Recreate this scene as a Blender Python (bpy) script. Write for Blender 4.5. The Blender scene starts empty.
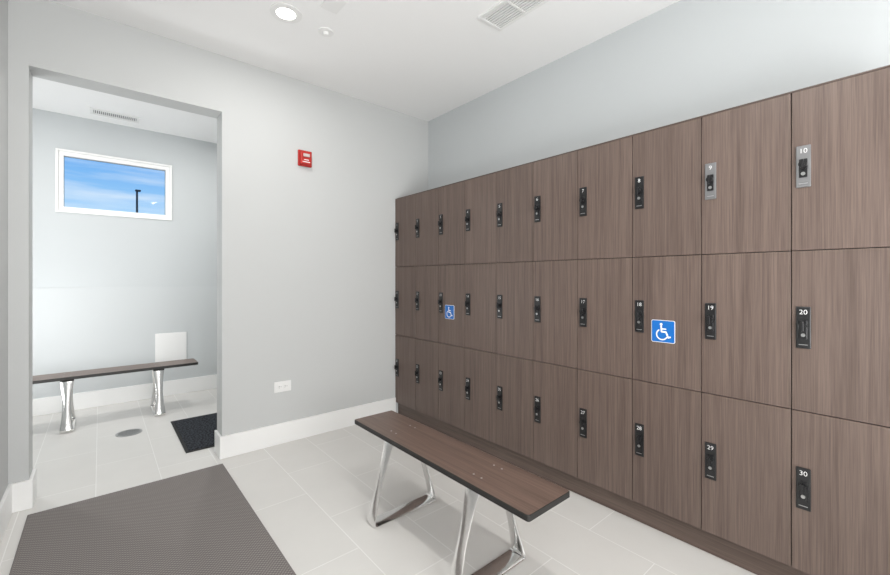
import bpy, bmesh, math, random
from mathutils import Matrix, Vector
random.seed(3)
scene = bpy.context.scene
scene.view_settings.view_transform = 'Standard'
scene.view_settings.look = 'None'
scene.view_settings.exposure = 0.10

# ------------------------------------------------------------------ materials
def lin(c):
    return tuple(((v/255)/12.92 if v/255 <= .04045 else ((v/255+.055)/1.055)**2.4) for v in c)

def mat(name, col, rough=.5, metal=0., spec=.5, emit=0.):
    m = bpy.data.materials.new(name); m.use_nodes = True
    b = m.node_tree.nodes['Principled BSDF']
    b.inputs['Base Color'].default_value = (*col, 1)
    b.inputs['Roughness'].default_value = rough
    b.inputs['Metallic'].default_value = metal
    b.inputs['Specular IOR Level'].default_value = spec
    if emit:
        b.inputs['Emission Color'].default_value = (*col, 1)
        b.inputs['Emission Strength'].default_value = emit
    return m

def N(m, t, **kw):
    n = m.node_tree.nodes.new(t)
    for k, v in kw.items(): setattr(n, k, v)
    return n
def L(m, a, b): m.node_tree.links.new(a, b)

def paint(name, col, rough=.6, bump=.05):
    m = mat(name, col, rough, spec=.3)
    b = m.node_tree.nodes['Principled BSDF']
    tc = N(m, 'ShaderNodeTexCoord'); no = N(m, 'ShaderNodeTexNoise')
    no.inputs['Scale'].default_value = 180; no.inputs['Detail'].default_value = 3
    bp = N(m, 'ShaderNodeBump'); bp.inputs['Strength'].default_value = bump; bp.inputs['Distance'].default_value = .001
    L(m, tc.outputs['Object'], no.inputs['Vector']); L(m, no.outputs['Fac'], bp.inputs['Height']); L(m, bp.outputs['Normal'], b.inputs['Normal'])
    return m

def wood(name, c_dark, c_light, vscale, rough=.38, spec=.45):
    m = mat(name, c_light, rough, spec=spec)
    b = m.node_tree.nodes['Principled BSDF']
    tc = N(m, 'ShaderNodeTexCoord'); geo = N(m, 'ShaderNodeNewGeometry')
    mul = N(m, 'ShaderNodeMath', operation='MULTIPLY'); mul.inputs[1].default_value = 37.
    L(m, geo.outputs['Random Per Island'], mul.inputs[0])
    add = N(m, 'ShaderNodeVectorMath', operation='ADD')
    L(m, tc.outputs['Object'], add.inputs[0]); L(m, mul.outputs[0], add.inputs[1])
    def nz(k, det, dist=.0):
        mp = N(m, 'ShaderNodeMapping'); mp.inputs['Scale'].default_value = tuple(v*k for v in vscale)
        L(m, add.outputs[0], mp.inputs['Vector'])
        n1 = N(m, 'ShaderNodeTexNoise'); n1.inputs['Scale'].default_value = 1.; n1.inputs['Detail'].default_value = det
        n1.inputs['Roughness'].default_value = .6; n1.inputs['Distortion'].default_value = dist
        L(m, mp.outputs[0], n1.inputs['Vector']); return n1.outputs['Fac']
    a, c, d = nz(1, 3, .4), nz(3.2, 3, .2), nz(.28, 2, .6)
    s1 = N(m, 'ShaderNodeMath', operation='MULTIPLY'); s1.inputs[1].default_value = .30; L(m, a, s1.inputs[0])
    s2 = N(m, 'ShaderNodeMath', operation='MULTIPLY_ADD'); s2.inputs[1].default_value = .44; L(m, c, s2.inputs[0]); L(m, s1.outputs[0], s2.inputs[2])
    mx = N(m, 'ShaderNodeMath', operation='MULTIPLY_ADD'); mx.inputs[1].default_value = .26; L(m, d, mx.inputs[0]); L(m, s2.outputs[0], mx.inputs[2])
    cr = N(m, 'ShaderNodeValToRGB')
    e = cr.color_ramp.elements
    e[0].position = .35; e[0].color = (*c_dark, 1)
    e[1].position = .65; e[1].color = (*c_light, 1)
    L(m, mx.outputs[0], cr.inputs['Fac'])
    hs = N(m, 'ShaderNodeHueSaturation')
    mr = N(m, 'ShaderNodeMapRange'); mr.inputs['To Min'].default_value = .95; mr.inputs['To Max'].default_value = 1.05
    L(m, geo.outputs['Random Per Island'], mr.inputs['Value']); L(m, mr.outputs[0], hs.inputs['Value'])
    L(m, cr.outputs['Color'], hs.inputs['Color']); L(m, hs.outputs['Color'], b.inputs['Base Color'])
    bp = N(m, 'ShaderNodeBump'); bp.inputs['Strength'].default_value = .1; bp.inputs['Distance'].default_value = .0004
    L(m, mx.outputs[0], bp.inputs['Height']); L(m, bp.outputs['Normal'], b.inputs['Normal'])
    return m

M_wall = paint('wall_paint_grey', (.578, .588, .585))
M_wall2 = paint('wall_paint_cool', (.572, .598, .608))
M_ceil = paint('ceiling_paint', (.91, .91, .905), .8)
M_trim = mat('trim_white', (.90, .90, .89), .35)
M_frp = mat('wainscot_panel', (.585, .61, .618), .5, spec=.3)
M_white = mat('white_plastic', (.85, .85, .84), .35)
M_vent = mat('vent_white_metal', (.82, .82, .81), .4)
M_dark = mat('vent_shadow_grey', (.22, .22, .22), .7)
M_slot = mat('slot_dark', (.06, .06, .06), .7)
M_black = mat('lock_black', (.012, .012, .013), .28)
M_lock_glare = mat('lock_glare_grey', (.24, .24, .245), .35, .6)  # glare on the black lock plates, put into the colour as grey
M_carc = mat('cabinet_carcass', (.02, .016, .014), .7)
M_text = mat('number_white', (.85, .85, .85), .5)
M_chrome = mat('polished_aluminium', (.86, .85, .84), .14, 1.)
M_steel = mat('bolt_steel', (.5, .5, .5), .3, 1.)
M_blue = mat('sign_blue', lin((14, 104, 186)), .4)
M_red = mat('alarm_red', lin((180, 36, 28)), .4)
M_alarmdk = mat('alarm_lens', (.6, .5, .48), .2)
M_edge = mat('phenolic_black_edge', (.015, .014, .013), .45)
M_lens = mat('lamp_lens', (1, .99, .95), .4, emit=8)
WD, WL = lin((81, 67, 61)), lin((115, 99, 91))
M_door = wood('laminate_brown', WD, WL, (6, 100, 1.6), .38)
M_plinth = wood('laminate_plinth', lin((74, 61, 55)), lin((104, 89, 81)), (6, 1.6, 100))
M_bench = wood('laminate_bench', lin((84, 68, 60)), lin((124, 103, 93)), (1.6, 100, 6), .34)

# floor tile
M_floor = mat('floor_tile', (.7, .68, .65), .3)
def _f():
    m = M_floor; b = m.node_tree.nodes['Principled BSDF']
    tc = N(m, 'ShaderNodeTexCoord'); mp = N(m, 'ShaderNodeMapping')
    mp.inputs['Rotation'].default_value = (0, 0, math.radians(90)); mp.inputs['Location'].default_value = (.13, .02, 0)
    L(m, tc.outputs['Object'], mp.inputs['Vector'])
    br = N(m, 'ShaderNodeTexBrick'); br.offset = .5
    br.inputs['Scale'].default_value = 1; br.inputs['Brick Width'].default_value = .61; br.inputs['Row Height'].default_value = .305
    br.inputs['Mortar Size'].default_value = .0022; br.inputs['Mortar Smooth'].default_value = .3
    br.inputs['Color1'].default_value = (.715, .70, .675, 1); br.inputs['Color2'].default_value = (.69, .675, .65, 1)
    br.inputs['Mortar'].default_value = (.86, .85, .83, 1)
    L(m, mp.outputs[0], br.inputs['Vector'])
    no = N(m, 'ShaderNodeTexNoise'); no.inputs['Scale'].default_value = 5; no.inputs['Detail'].default_value = 6
    L(m, tc.outputs['Object'], no.inputs['Vector'])
    mr = N(m, 'ShaderNodeMapRange'); mr.inputs['To Min'].default_value = .96; mr.inputs['To Max'].default_value = 1.04
    L(m, no.outputs['Fac'], mr.inputs['Value'])
    hs = N(m, 'ShaderNodeHueSaturation'); L(m, mr.outputs[0], hs.inputs['Value']); L(m, br.outputs['Color'], hs.inputs['Color'])
    L(m, hs.outputs['Color'], b.inputs['Base Color'])
    bp = N(m, 'ShaderNodeBump'); bp.inputs['Strength'].default_value = .3; bp.inputs['Distance'].default_value = .002; bp.invert = True
    L(m, br.outputs['Fac'], bp.inputs['Height']); L(m, bp.outputs['Normal'], b.inputs['Normal'])
_f()

def matmat(name, c1, c2, scale, rnd=0.):
    m = mat(name, c1, .85, spec=.2); b = m.node_tree.nodes['Principled BSDF']
    tc = N(m, 'ShaderNodeTexCoord'); mp = N(m, 'ShaderNodeMapping'); mp.inputs['Rotation'].default_value = (0, 0, math.radians(45))
    L(m, tc.outputs['Object'], mp.inputs['Vector'])
    vo = N(m, 'ShaderNodeTexVoronoi'); vo.inputs['Scale'].default_value = scale; vo.inputs['Randomness'].default_value = rnd
    vo.voronoi_dimensions = '2D'
    L(m, mp.outputs[0], vo.inputs['Vector'])
    cr = N(m, 'ShaderNodeValToRGB'); cr.color_ramp.elements[0].position = .25; cr.color_ramp.elements[0].color = (*c2, 1)
    cr.color_ramp.elements[1].position = .5; cr.color_ramp.elements[1].color = (*c1, 1)
    L(m, vo.outputs['Distance'], cr.inputs['Fac']); L(m, cr.outputs['Color'], b.inputs['Base Color'])
    return m
M_mat = matmat('rubber_mat_taupe', (.15, .136, .130), (.29, .265, .253), 85)
M_matedge = mat('rubber_mat_edge', (.21, .19, .182), .8, spec=.2)
M_bmat = matmat('black_carpet_mat', (.012, .014, .018), (.05, .055, .065), 60, .8)
M_bedge = mat('black_mat_edge', (.012, .012, .013), .7)

# ------------------------------------------------------------------ mesh helpers
class MB:
    def __init__(s, mats): s.bm = bmesh.new(); s.mats = mats
    def _fin(s, vs, mi, bev):
        fs = {f for v in vs for f in v.link_faces}
        for f in fs: f.material_index = mi
        if bev:
            es = list({e for v in vs for e in v.link_edges})
            bmesh.ops.bevel(s.bm, geom=es, offset=bev, segments=2, affect='EDGES', profile=.5, material=mi)
    def box(s, x0, x1, y0, y1, z0, z1, mi=0, bev=0.):
        r = bmesh.ops.create_cube(s.bm, size=1)
        vs = r['verts']
        for v in vs:
            v.co = Vector(((x0+x1)/2+v.co.x*(x1-x0), (y0+y1)/2+v.co.y*(y1-y0), (z0+z1)/2+v.co.z*(z1-z0)))
        s._fin(vs, mi, bev)
    def cyl(s, c, r1, r2, depth, axis='Z', mi=0, seg=24, bev=0.):
        rot = {'Z': Matrix.Identity(4), 'X': Matrix.Rotation(math.pi/2, 4, 'Y'), 'Y': Matrix.Rotation(-math.pi/2, 4, 'X')}[axis]
        r = bmesh.ops.create_cone(s.bm, cap_ends=True, segments=seg, radius1=r1, radius2=r2, depth=depth, matrix=Matrix.Translation(c) @ rot)
        s._fin(r['verts'], mi, 0)
    def ring(s, c, ro, ri, z0, z1, mi=0, seg=40):
        cols = []
        for i in range(seg):
            a = 2*math.pi*i/seg; ca, sa = math.cos(a), math.sin(a)
            cols.append([s.bm.verts.new((c[0]+r*ca, c[1]+r*sa, z)) for r, z in ((ri, z0), (ro, z0), (ro*1.0, z1), (ri, z1))])
        for i in range(seg):
            A, B = cols[i], cols[(i+1) % seg]
            for k in range(4):
                f = s.bm.faces.new((A[k], B[k], B[(k+1) % 4], A[(k+1) % 4])); f.material_index = mi
    def poly(s, pts, mi=0):
        f = s.bm.faces.new([s.bm.verts.new(p) for p in pts]); f.material_index = mi
    def done(s, name, parent=None, smooth=False):
        bmesh.ops.recalc_face_normals(s.bm, faces=s.bm.faces)
        me = bpy.data.meshes.new(name); s.bm.to_mesh(me); s.bm.free()
        for m in s.mats: me.materials.append(m)
        if smooth:
            for p in me.polygons: p.use_smooth = True
        o = bpy.data.objects.new(name, me); scene.collection.objects.link(o)
        if parent: o.parent = parent
        if smooth:
            md = o.modifiers.new('wn', 'EDGE_SPLIT'); md.split_angle = math.radians(40)
        return o

def empty(name, loc=(0, 0, 0), rz=0.):
    e = bpy.data.objects.new(name, None); scene.collection.objects.link(e)
    e.location = loc; e.rotation_euler = (0, 0, rz); e.empty_display_size = .1
    return e

# ------------------------------------------------------------------ dimensions
H = 2.74
XL, XR = -.366, 2.41
YB, YB2 = 3.08, 3.235       # dividing wall
YR = -1.6                    # rear wall
YF, YF2 = 5.12, 5.30         # far (window) wall
XFL, XFR = -1.3, 2.0         # far room sides
OX0, OX1, OZ = -.290, .63, 2.358
WX0, WX1, WZ0, WZ1 = -.312, .575, 1.835, 2.415

b = MB([M_floor]); b.box(-1.5, 2.6, YR-.15, YF2, -.1, 0); b.done('floor')
b = MB([M_ceil]); b.box(-1.5, 2.6, YR-.15, YF2, H, H+.1); b.done('ceiling')
b = MB([M_wall]); b.box(XFL, OX0, YB, YB2, 0, H); b.box(OX1, XR, YB, YB2, 0, H); b.box(OX0, OX1, YB, YB2, OZ, H); b.done('wall_back')
b = MB([M_wall2]); b.box(XR, XR+.12, YR, YB2, 0, H); b.done('wall_right')
b = MB([M_wall]); b.box(XL-.12, XL, YR, YB, 0, H); b.done('wall_left')
b = MB([M_wall]); b.box(XL-.12, XR+.12, YR-.12, YR, 0, H); b.done('wall_rear')
b = MB([M_wall2])
b.box(XFL-.12, WX0, YF, YF2, 0, H); b.box(WX1, XFR+.12, YF, YF2, 0, H); b.box(WX0, WX1, YF, YF2, 0, WZ0); b.box(WX0, WX1, YF, YF2, WZ1, H)
b.done('wall_far')
b = MB([M_wall2]); b.box(XFL-.12, XFL, YB, YF, 0, H); b.done('wall_far_left')
b = MB([M_wall2]); b.box(XFR, XFR+.12, YB2, YF, 0, H); b.done('wall_far_right')
b = MB([M_frp]); b.box(XFL, XFR, YF-.006, YF, .15, 1.14, 0, .001); b.done('trim_wainscot')

# baseboards
BT, BH = .016, .152
def bb(name, *boxes):
    b = MB([M_trim])
    for x0, x1, y0, y1 in boxes: b.box(x0, x1, y0, y1, 0, BH, 0, .003)
    b.done(name)
bb('baseboard_back', (OX1-BT, 2.028, YB-BT, YB), (OX1-BT, OX1, YB, YB2), (XL, OX0+BT, YB-BT, YB), (OX0, OX0+BT, YB, YB2))
bb('baseboard_left', (XL, XL+BT, YR, YB-BT))
bb('baseboard_rear', (XL+BT, XR, YR, YR+BT))
bb('baseboard_right', (XR-BT, XR, YR+BT, 0.0))
bb('baseboard_far', (XFL, XFR, YF-BT-.004, YF))

# ------------------------------------------------------------------ window
e = empty('window_1', ((WX0+WX1)/2, YF, (WZ0+WZ1)/2))
hw, hh = (WX1-WX0)/2, (WZ1-WZ0)/2
b = MB([M_trim])
def frame(b, w, h, t, y0, y1, bev=.002):
    b.box(-w, w, y0, y1, h-t, h, 0, bev); b.box(-w, w, y0, y1, -h, -h+t, 0, bev)
    b.box(-w, -w+t, y0, y1, -h+t, h-t, 0, bev); b.box(w-t, w, y0, y1, -h+t, h-t, 0, bev)
frame(b, hw, hh, .018, -.012, .17)
frame(b, hw-.018, hh-.018, .036, .004, .06)
b.done('frame', e)
b = MB([mat('window_gasket', (.2, .2, .2), .6)]); frame(b, hw-.053, hh-.053, .004, .040, .050, 0); b.done('gasket', e)
g = bpy.data.materials.new('window_glass'); g.use_nodes = True
nt = g.node_tree; nt.nodes.clear()
o = nt.nodes.new('ShaderNodeOutputMaterial'); mx = nt.nodes.new('ShaderNodeMixShader'); t = nt.nodes.new('ShaderNodeBsdfTransparent'); gl = nt.nodes.new('ShaderNodeBsdfGlossy')
gl.inputs['Roughness'].default_value = .02; mx.inputs[0].default_value = .004
nt.links.new(t.outputs[0], mx.inputs[1]); nt.links.new(gl.outputs[0], mx.inputs[2]); nt.links.new(mx.outputs[0], o.inputs[0])
b = MB([g]); b.box(-hw+.054, hw-.054, .043, .047, -hh+.054, hh-.054); b.done('glass', e)

# ------------------------------------------------------------------ lockers
LX = 2.03; LY0, LP, RZ0, RP = .018, .3062, .108, .61
LY1 = LY0+10*LP
lk = empty('locker_bank', (0, 0, 0))
b = MB([M_carc, M_door, M_plinth])
b.box(LX+.019, XR-.002, LY0+.004, YB-.002, RZ0+.004, RZ0+3*RP-.006, 0)
b.box(LX+.003, XR-.002, LY0-.016, LY0-.001, RZ0, RZ0+3*RP, 1, .001)       # end panel
b.box(LX+.0, XR-.002, LY0-.016, YB-.002, RZ0+3*RP, RZ0+3*RP+.006, 2, .001)   # top cap
b.done('cabinet_body', lk)
b = MB([M_plinth]); b.box(LX+.030, XR-.002, LY0, YB-.002, 0.001, RZ0, 0, .001); b.done('plinth', lk)
b = MB([M_door])
for c in range(10):
    for r in range(3):
        y1 = LY1-c*LP; y0 = y1-LP; z1 = RZ0+(3-r)*RP; z0 = z1-RP
        b.box(LX, LX+.0185, y0+.0015, y1-.0015, z0+.0015, z1-.0015, 0, .001)
b.done('doors', lk)
MT = Matrix(((0, 0, -1, 0), (-1, 0, 0, 0), (0, 1, 0, 0), (0, 0, 0, 1)))
bp_ = MB([M_black, M_lock_glare, M_steel])
bt = bmesh.new()
for c in range(10):
    for r in range(3):
        y1 = LY1-c*LP; zt = RZ0+(3-r)*RP
        yc = y1-.036; zc = zt-.292
        w, h = .0215, .079
        mi = 1 if (r == 0 and c >= 8) else 0  # nearest top-row plates get the painted glare
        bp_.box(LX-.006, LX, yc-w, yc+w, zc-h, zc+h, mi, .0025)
        bp_.box(LX-.0085, LX-.006, yc-.012, yc+.012, zc-.042, zc+.028, 0, .002)
        bp_.cyl((LX-.014, yc, zc+.006), .0125, .0115, .018, 'X', 0, 24)
        bp_.box(LX-.030, LX-.020, yc-.004, yc+.004, zc-.012, zc+.024, 0, .0015)
        bp_.cyl((LX-.0095, yc, zc-.028), .0065, .0065, .004, 'X', 2, 16)
        bp_.box(LX-.0066, LX-.006, yc-.013, yc+.013, zc-.066, zc-.0635, 2, 0)
        cu = bpy.data.curves.new('n', 'FONT'); cu.body = str(r*10+c+1); cu.size = .025; cu.align_x = 'CENTER'; cu.align_y = 'CENTER'; cu.offset = -.0002
        ob = bpy.data.objects.new('n', cu); scene.collection.objects.link(ob)
        bpy.context.view_layer.update()
        me = bpy.data.meshes.new_from_object(ob.evaluated_get(bpy.context.evaluated_depsgraph_get()))
        me.transform(Matrix.Translation((LX-.0066, yc, zc+.058)) @ MT)
        bt.from_mesh(me)
        bpy.data.objects.remove(ob); bpy.data.curves.remove(cu); bpy.data.meshes.remove(me)
bp_.done('locks', lk)
me = bpy.data.meshes.new('lock_numbers'); bt.to_mesh(me); bt.free(); me.materials.append(M_text)
o = bpy.data.objects.new('lock_numbers', me); scene.collection.objects.link(o); o.parent = lk

# ------------------------------------------------------------------ accessibility signs
def sign(yc, zc):
    S = .106
    e = empty('accessibility_sign', (LX-.0022, yc, zc))
    b = MB([M_text, M_blue])
    def rrect(hs, r, z, mi, depth):
        pts = []
        for cx, cy, a0 in ((1, 1, 0), (-1, 1, 90), (-1, -1, 180), (1, -1, 270)):
            for k in range(5):
                a = math.radians(a0+k*22.5); pts.append((cx*(hs-r)+r*math.cos(a), cy*(hs-r)+r*math.sin(a)))
        f = [b.bm.verts.new(MT @ Vector((x, y, z))) for x, y in pts]
        g_ = [b.bm.verts.new(MT @ Vector((x, y, z-depth))) for x, y in pts]
        n = len(pts)
        fc = [b.bm.faces.new(f)]+[b.bm.faces.new((f[i], f[(i+1) % n], g_[(i+1) % n], g_[i])) for i in range(n)]+[b.bm.faces.new(g_[::-1])]
        for q in fc: q.material_index = mi
    rrect(S/2, .008, .0, 0, .002)
    rrect(S/2-.0025, .006, .0006, 1, .0004)
    k = S*.92; zi = [0]
    def P(x, y): return MT @ Vector((x*k, y*k, .0011+zi[0]*.00002))
    def stroke(pts, w):
        for (ax, ay), (bx, by) in zip(pts, pts[1:]):
            dx, dy = bx-ax, by-ay; l = math.hypot(dx, dy); nx, ny = -dy/l*w/2, dx/l*w/2; zi[0] += 1
            b.poly([P(ax+nx, ay+ny), P(ax-nx, ay-ny), P(bx-nx, by-ny), P(bx+nx, by+ny)], 0)
        for (ax, ay) in pts:
            zi[0] += 1
            b.poly([P(ax+w/2*math.cos(i*math.pi/6), ay+w/2*math.sin(i*math.pi/6)) for i in range(12)], 0)
    b.poly([P(-.08+.065*math.cos(i*math.pi/8), .34+.065*math.sin(i*math.pi/8)) for i in range(16)], 0)
    stroke([(-.08, .24), (-.06, -.02), (.14, -.02), (.24, -.28), (.33, -.25)], .075)
    stroke([(-.07, .12), (.13, .12)], .06)
    stroke([(-.04+.25*math.cos(math.radians(a)), -.15+.25*math.sin(math.radians(a))) for a in range(125, 340, 12)], .06)
    b.done('sign_plate', e)
sign(.791, .972); sign(2.33, .968)

# ------------------------------------------------------------------ benches
def bench(loc, rz, length=1.22, width=.25, height=.43, legs=(-.305, .305)):
    e = empty('bench', loc, rz)
    T = .024
    b = MB([M_edge, M_bench])
    r = .010; pts = []
    for cx, cy, a0 in ((1, 1, 0), (-1, 1, 90), (-1, -1, 180), (1, -1, 270)):
        for k in range(5):
            a = math.radians(a0+k*22.5); pts.append((cx*(length/2-r)+r*math.cos(a), cy*(width/2-r)+r*math.sin(a)))
    n = len(pts)
    def lay(z, ins): return [b.bm.verts.new((x*(1-ins/(length/2)), y*(1-ins/(width/2)), z)) for x, y in pts]
    A, B_, C, D = lay(height-T, .002), lay(height-T+.002, 0), lay(height-.002, 0), lay(height, .002)
    for P_, Q in ((A, B_), (B_, C), (C, D)):
        for i in range(n): b.bm.faces.new((P_[i], P_[(i+1) % n], Q[(i+1) % n], Q[i]))
    b.bm.faces.new(A[::-1]); f = b.bm.faces.new(D); f.material_index = 1
    b.done('seat', e)
    bo = MB([M_steel])
    for i, lx in enumerate(legs):
        ht, wb, wt = height-T, .198, .085
        cor = [(-wt, ht-.0065, .016), (-wb, .0065, .024), (wb, .0065, .024), (wt, ht-.0065, .016)]
        path = []
        for j, (px, pz, rad) in enumerate(cor):
            p = Vector((px, pz)); a = Vector(cor[j-1][:2])-p; c = Vector(cor[(j+1) % 4][:2])-p
            p0 = p+a.normalized()*rad; p2 = p+c.normalized()*rad
            for k in range(7):
                s = k/6; path.append(((1-s)**2*p0+2*s*(1-s)*p+s*s*p2))
            nxt = Vector(cor[(j+1) % 4][:2]); nr = cor[(j+1) % 4][2]
            q = nxt+(p-nxt).normalized()*nr
            for k in range(1, 12): path.append(p2.lerp(q, k/12))
        lb = MB([M_chrome]); rings = []; m = len(path)
        for j in range(m):
            tn = (path[(j+1) % m]-path[j-1]).normalized(); nn = Vector((-tn.y, tn.x))
            q = max(0, min(1, path[j].y/ht))
            w = (.025+.018*abs(2*q-1)**1.6)
            th = .0065
            row = []
            for sx, sn in ((-w, -th*.3), (-w, th*.3), (-w*.75, th), (w*.75, th), (w, th*.3), (w, -th*.3), (w*.75, -th), (-w*.75, -th)):
                pp = path[j]+nn*sn; row.append(lb.bm.verts.new((lx+sx, pp.x, max(pp.y, 0.0005))))
            rings.append(row)
        for j in range(m):
            P_, Q = rings[j], rings[(j+1) % m]
            for k in range(8): lb.bm.faces.new((P_[k], P_[(k+1) % 8], Q[(k+1) % 8], Q[k]))
        lb.done('leg_%d' % (i+1), e, smooth=True)
        for sx in (-.022, .022):
            for sy in (-.06, .06):
                bo.cyl((lx+sx, sy, height+.0006), .0045, .0035, .0012, 'Z', 0, 16)
    bo.done('bolts', e)
bench((1.212, 1.457, 0), math.radians(90))
bench((.10, 4.575, 0), 0)

# ------------------------------------------------------------------ floor things
b = MB([M_matedge, M_mat]); b.box(-.285, .612, .95, 2.972, 0.0005, .010, 0, .003); b.box(-.277, .604, .958, 2.964, .0095, .0112, 1); b.done('rubber_floor_mat')
b = MB([M_bedge, M_bmat]); b.box(.455, 1.35, 3.33, 4.14, 0.0005, .008, 0, .003); b.box(.475, 1.33, 3.35, 4.12, .0075, .012, 1, .001); b.done('black_entrance_mat')
b = MB([M_steel, M_slot]); dc = (.173, 4.065)
b.ring(dc, .085, .070, .0005, .004, 0); b.cyl((dc[0], dc[1], .0012), .0705, .0705, .0012, 'Z', 1, 32)
for i in range(-4, 5):
    hwid = math.sqrt(.070**2-(i*.0145)**2)
    b.box(dc[0]-hwid, dc[0]+hwid, dc[1]+i*.0145-.004, dc[1]+i*.0145+.004, .0015, .0036, 0)
b.done('floor_drain')

# ------------------------------------------------------------------ wall things
b = MB([M_white, M_slot])
b.box(.972, 1.095, YB-.006, YB, .382, .46, 0, .002)
for cx in (1.012, 1.055):
    b.box(cx-.017, cx+.017, YB-.008, YB-.005, .404, .438, 0, .001)
    b.box(cx-.009, cx-.003, YB-.0084, YB-.0078, .425, .428, 1); b.box(cx-.009, cx-.003, YB-.0084, YB-.0078, .414, .417, 1); b.box(cx+.006, cx+.010, YB-.0084, YB-.0078, .419, .423, 1)
b.done('wall_outlet')
b = MB([M_red, M_alarmdk, M_text])
b.box(1.145, 1.25, YB-.02, YB, 2.085, 2.205, 0, .004)
b.box(1.153, 1.242, YB-.042, YB-.018, 2.093, 2.197, 0, .008)
b.box(1.172, 1.223, YB-.052, YB-.040, 2.150, 2.176, 1, .005)
b.box(1.168, 1.226, YB-.0428, YB-.0418, 2.110, 2.116, 2)
b.box(1.178, 1.216, YB-.0428, YB-.0418, 2.126, 2.132, 2)
b.done('fire_alarm_strobe')
b = MB([M_white]); b.box(.43, .705, YF-.016, YF-.006, .35, .655, 0, .002); b.box(.445, .69, YF-.018, YF-.015, .365, .64, 0, .001); b.done('wall_access_panel')

# ------------------------------------------------------------------ ceiling things
def vent(x0, x1, y0, y1, along):
    b = MB([M_vent, M_dark]); z0 = H-.012; t = .022
    b.box(x0, x1, y0, y0+t, z0, H, 0, .002); b.box(x0, x1, y1-t, y1, z0, H, 0, .002)
    b.box(x0, x0+t, y0+t, y1-t, z0, H, 0, .002); b.box(x1-t, x1, y0+t, y1-t, z0, H, 0, .002)
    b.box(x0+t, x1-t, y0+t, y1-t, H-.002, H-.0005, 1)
    if along == 'Y':
        n = 8
        for i in range(n):
            x = x0+t+(x1-x0-2*t)*(i+.5)/n; b.box(x-.005, x+.005, y0+t, y1-t, z0+.002, H-.003, 0)
        b.box(x0+t, x1-t, (y0+y1)/2-.006, (y0+y1)/2+.006, z0, H-.002, 0)
    else:
        n = 22
        for i in range(n):
            x = x0+t+(x1-x0-2*t)*(i+.5)/n; b.box(x-.003, x+.003, y0+t, y1-t, H-.006, H-.002, 0)
    b.done('ceiling_air_vent')
vent(1.665, 1.855, 1.25, 1.665, 'Y'); vent(-.07, .285, 4.76, 4.915, 'X')

def downlight(x, y, power):
    e = empty('recessed_downlight', (x, y, H))
    b = MB([M_white]); b.ring((0, 0), .086, .052, -.006, -.0005, 0); b.done('trim_ring', e)
    b = MB([M_lens]); b.cyl((0, 0, -.003), .052, .052, .004, 'Z', 0, 40); b.done('lens', e)
    l = bpy.data.lights.new('lamp', 'AREA'); l.shape = 'DISK'; l.size = .11; l.energy = power; l.color = (1, .98, .95)
    o = bpy.data.objects.new('lamp', l); scene.collection.objects.link(o); o.parent = e; o.location = (0, 0, -.012)
for x, y, p in ((.808, 2.351, 6), (.808, .45, 10), (.808, -1.0, 7), (.9, 4.1, 12), (-.75, 4.1, 10)):  # only the first fixture is visible; the rest are added for even brightness
    downlight(x, y, p)
b = MB([M_white, M_dark]); b.cyl((1.057, 2.37, H-.003), .045, .048, .006, 'Z', 0, 32); b.cyl((1.057, 2.37, H-.012), .012, .018, .014, 'Z', 0, 20)
b.cyl((1.057, 2.37, H-.022), .016, .016, .002, 'Z', 0, 20); b.done('sprinkler_head')
b = MB([M_white]); b.box(.93, 1.03, 2.03, 2.17, H-.006, H-.0005, 0, .002); b.done('ceiling_cover_plate')

# added fill lights, all out of view; no real fixtures stand there
def area(name, loc, rot, size, power, col=(1, 1, 1)):
    l = bpy.data.lights.new(name, 'AREA'); l.shape = 'RECTANGLE'; l.size = size[0]; l.size_y = size[1]; l.energy = power; l.color = col
    o = bpy.data.objects.new(name, l); scene.collection.objects.link(o); o.location = loc; o.rotation_euler = rot
area('fill_front', (.45, -1.4, 1.0), (math.radians(90), 0, math.radians(3)), (1.3, 1.6), 48, (1, .995, .99))
area('fill_up', (.6, -.9, .8), (math.radians(158), 0, math.radians(4)), (1.6, 1.), 32, (1, 1, 1))
area('shower_room_fill', (-.9, 4.0, .7), (math.radians(135), 0, math.radians(-50)), (.6, .9), 16, (.985, .995, 1))

# ------------------------------------------------------------------ outside
b = MB([mat('asphalt', (.12, .12, .12), .9)]); b.box(-60, 60, 5.4, 120, -.25, -.15); b.done('ground')
e = empty('street_lamp', (1.1, 20, -.15))
b = MB([mat('dark_metal', (.06, .06, .07), .5)])
b.cyl((0, 0, 2.42), .05, .035, 4.84, 'Z', 0, 16); b.cyl((0, 0, .15), .2, .2, .3, 'Z', 0, 16); b.box(-.06, .12, -.10, .10, 4.82, 4.88, 0, .02)
b.done('pole_and_head', e)

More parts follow.
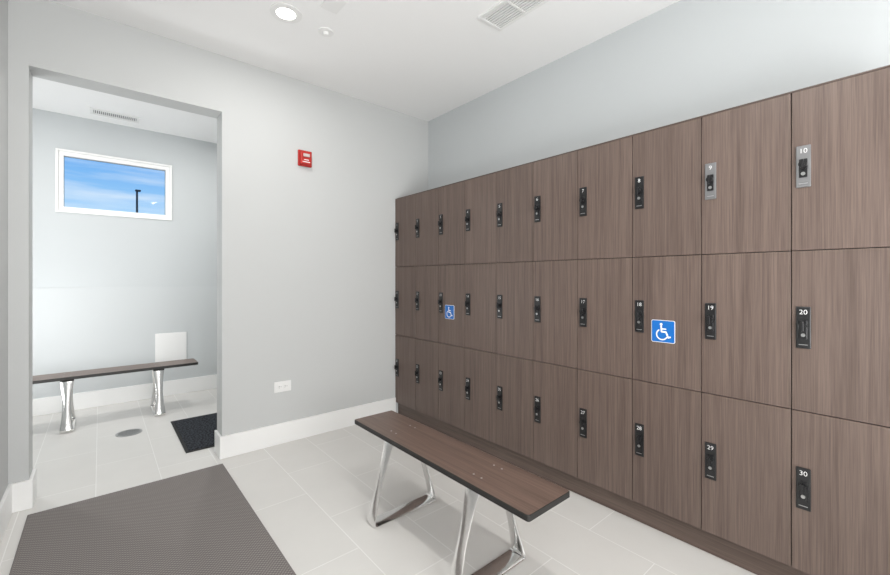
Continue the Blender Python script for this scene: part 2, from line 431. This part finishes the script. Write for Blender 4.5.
w = bpy.data.worlds.new('sky'); scene.world = w; w.use_nodes = True
nt = w.node_tree; bg = nt.nodes['Background']
tc = nt.nodes.new('ShaderNodeTexCoord'); sep = nt.nodes.new('ShaderNodeSeparateXYZ'); nt.links.new(tc.outputs['Generated'], sep.inputs[0])
cr = nt.nodes.new('ShaderNodeValToRGB')
cr.color_ramp.elements[0].position = 0.08; cr.color_ramp.elements[0].color = (*lin((178, 220, 248)), 1)
cr.color_ramp.elements[1].position = .25; cr.color_ramp.elements[1].color = (*lin((84, 160, 234)), 1)
nt.links.new(sep.outputs['Z'], cr.inputs['Fac'])
mp = nt.nodes.new('ShaderNodeMapping'); mp.inputs['Scale'].default_value = (3, 3, 26); mp.inputs['Rotation'].default_value = (0, math.radians(8), 0)
nt.links.new(tc.outputs['Generated'], mp.inputs['Vector'])
no = nt.nodes.new('ShaderNodeTexNoise'); no.inputs['Scale'].default_value = 1.3; no.inputs['Detail'].default_value = 5; no.inputs['Roughness'].default_value = .55
nt.links.new(mp.outputs[0], no.inputs['Vector'])
c2 = nt.nodes.new('ShaderNodeValToRGB'); c2.color_ramp.elements[0].position = .42; c2.color_ramp.elements[0].color = (0, 0, 0, 1); c2.color_ramp.elements[1].position = .75; c2.color_ramp.elements[1].color = (.75, .75, .75, 1)
nt.links.new(no.outputs['Fac'], c2.inputs['Fac'])
mx = nt.nodes.new('ShaderNodeMixRGB'); nt.links.new(c2.outputs['Color'], mx.inputs['Fac']); nt.links.new(cr.outputs['Color'], mx.inputs[1]); mx.inputs[2].default_value = (.8, .88, .95, 1)
nt.links.new(mx.outputs[0], bg.inputs['Color']); bg.inputs['Strength'].default_value = 1.0

# ------------------------------------------------------------------ camera
cd = bpy.data.cameras.new('camera'); cam = bpy.data.objects.new('camera', cd); scene.collection.objects.link(cam)
cd.sensor_fit = 'HORIZONTAL'; cd.sensor_width = 36; cd.lens = 405/890*36; cd.shift_y = -8.5/890; cd.clip_start = .05
cam.location = (0, 0, 1.22); cam.rotation_euler = (math.radians(90), 0, math.radians(-40.4))
scene.camera = cam
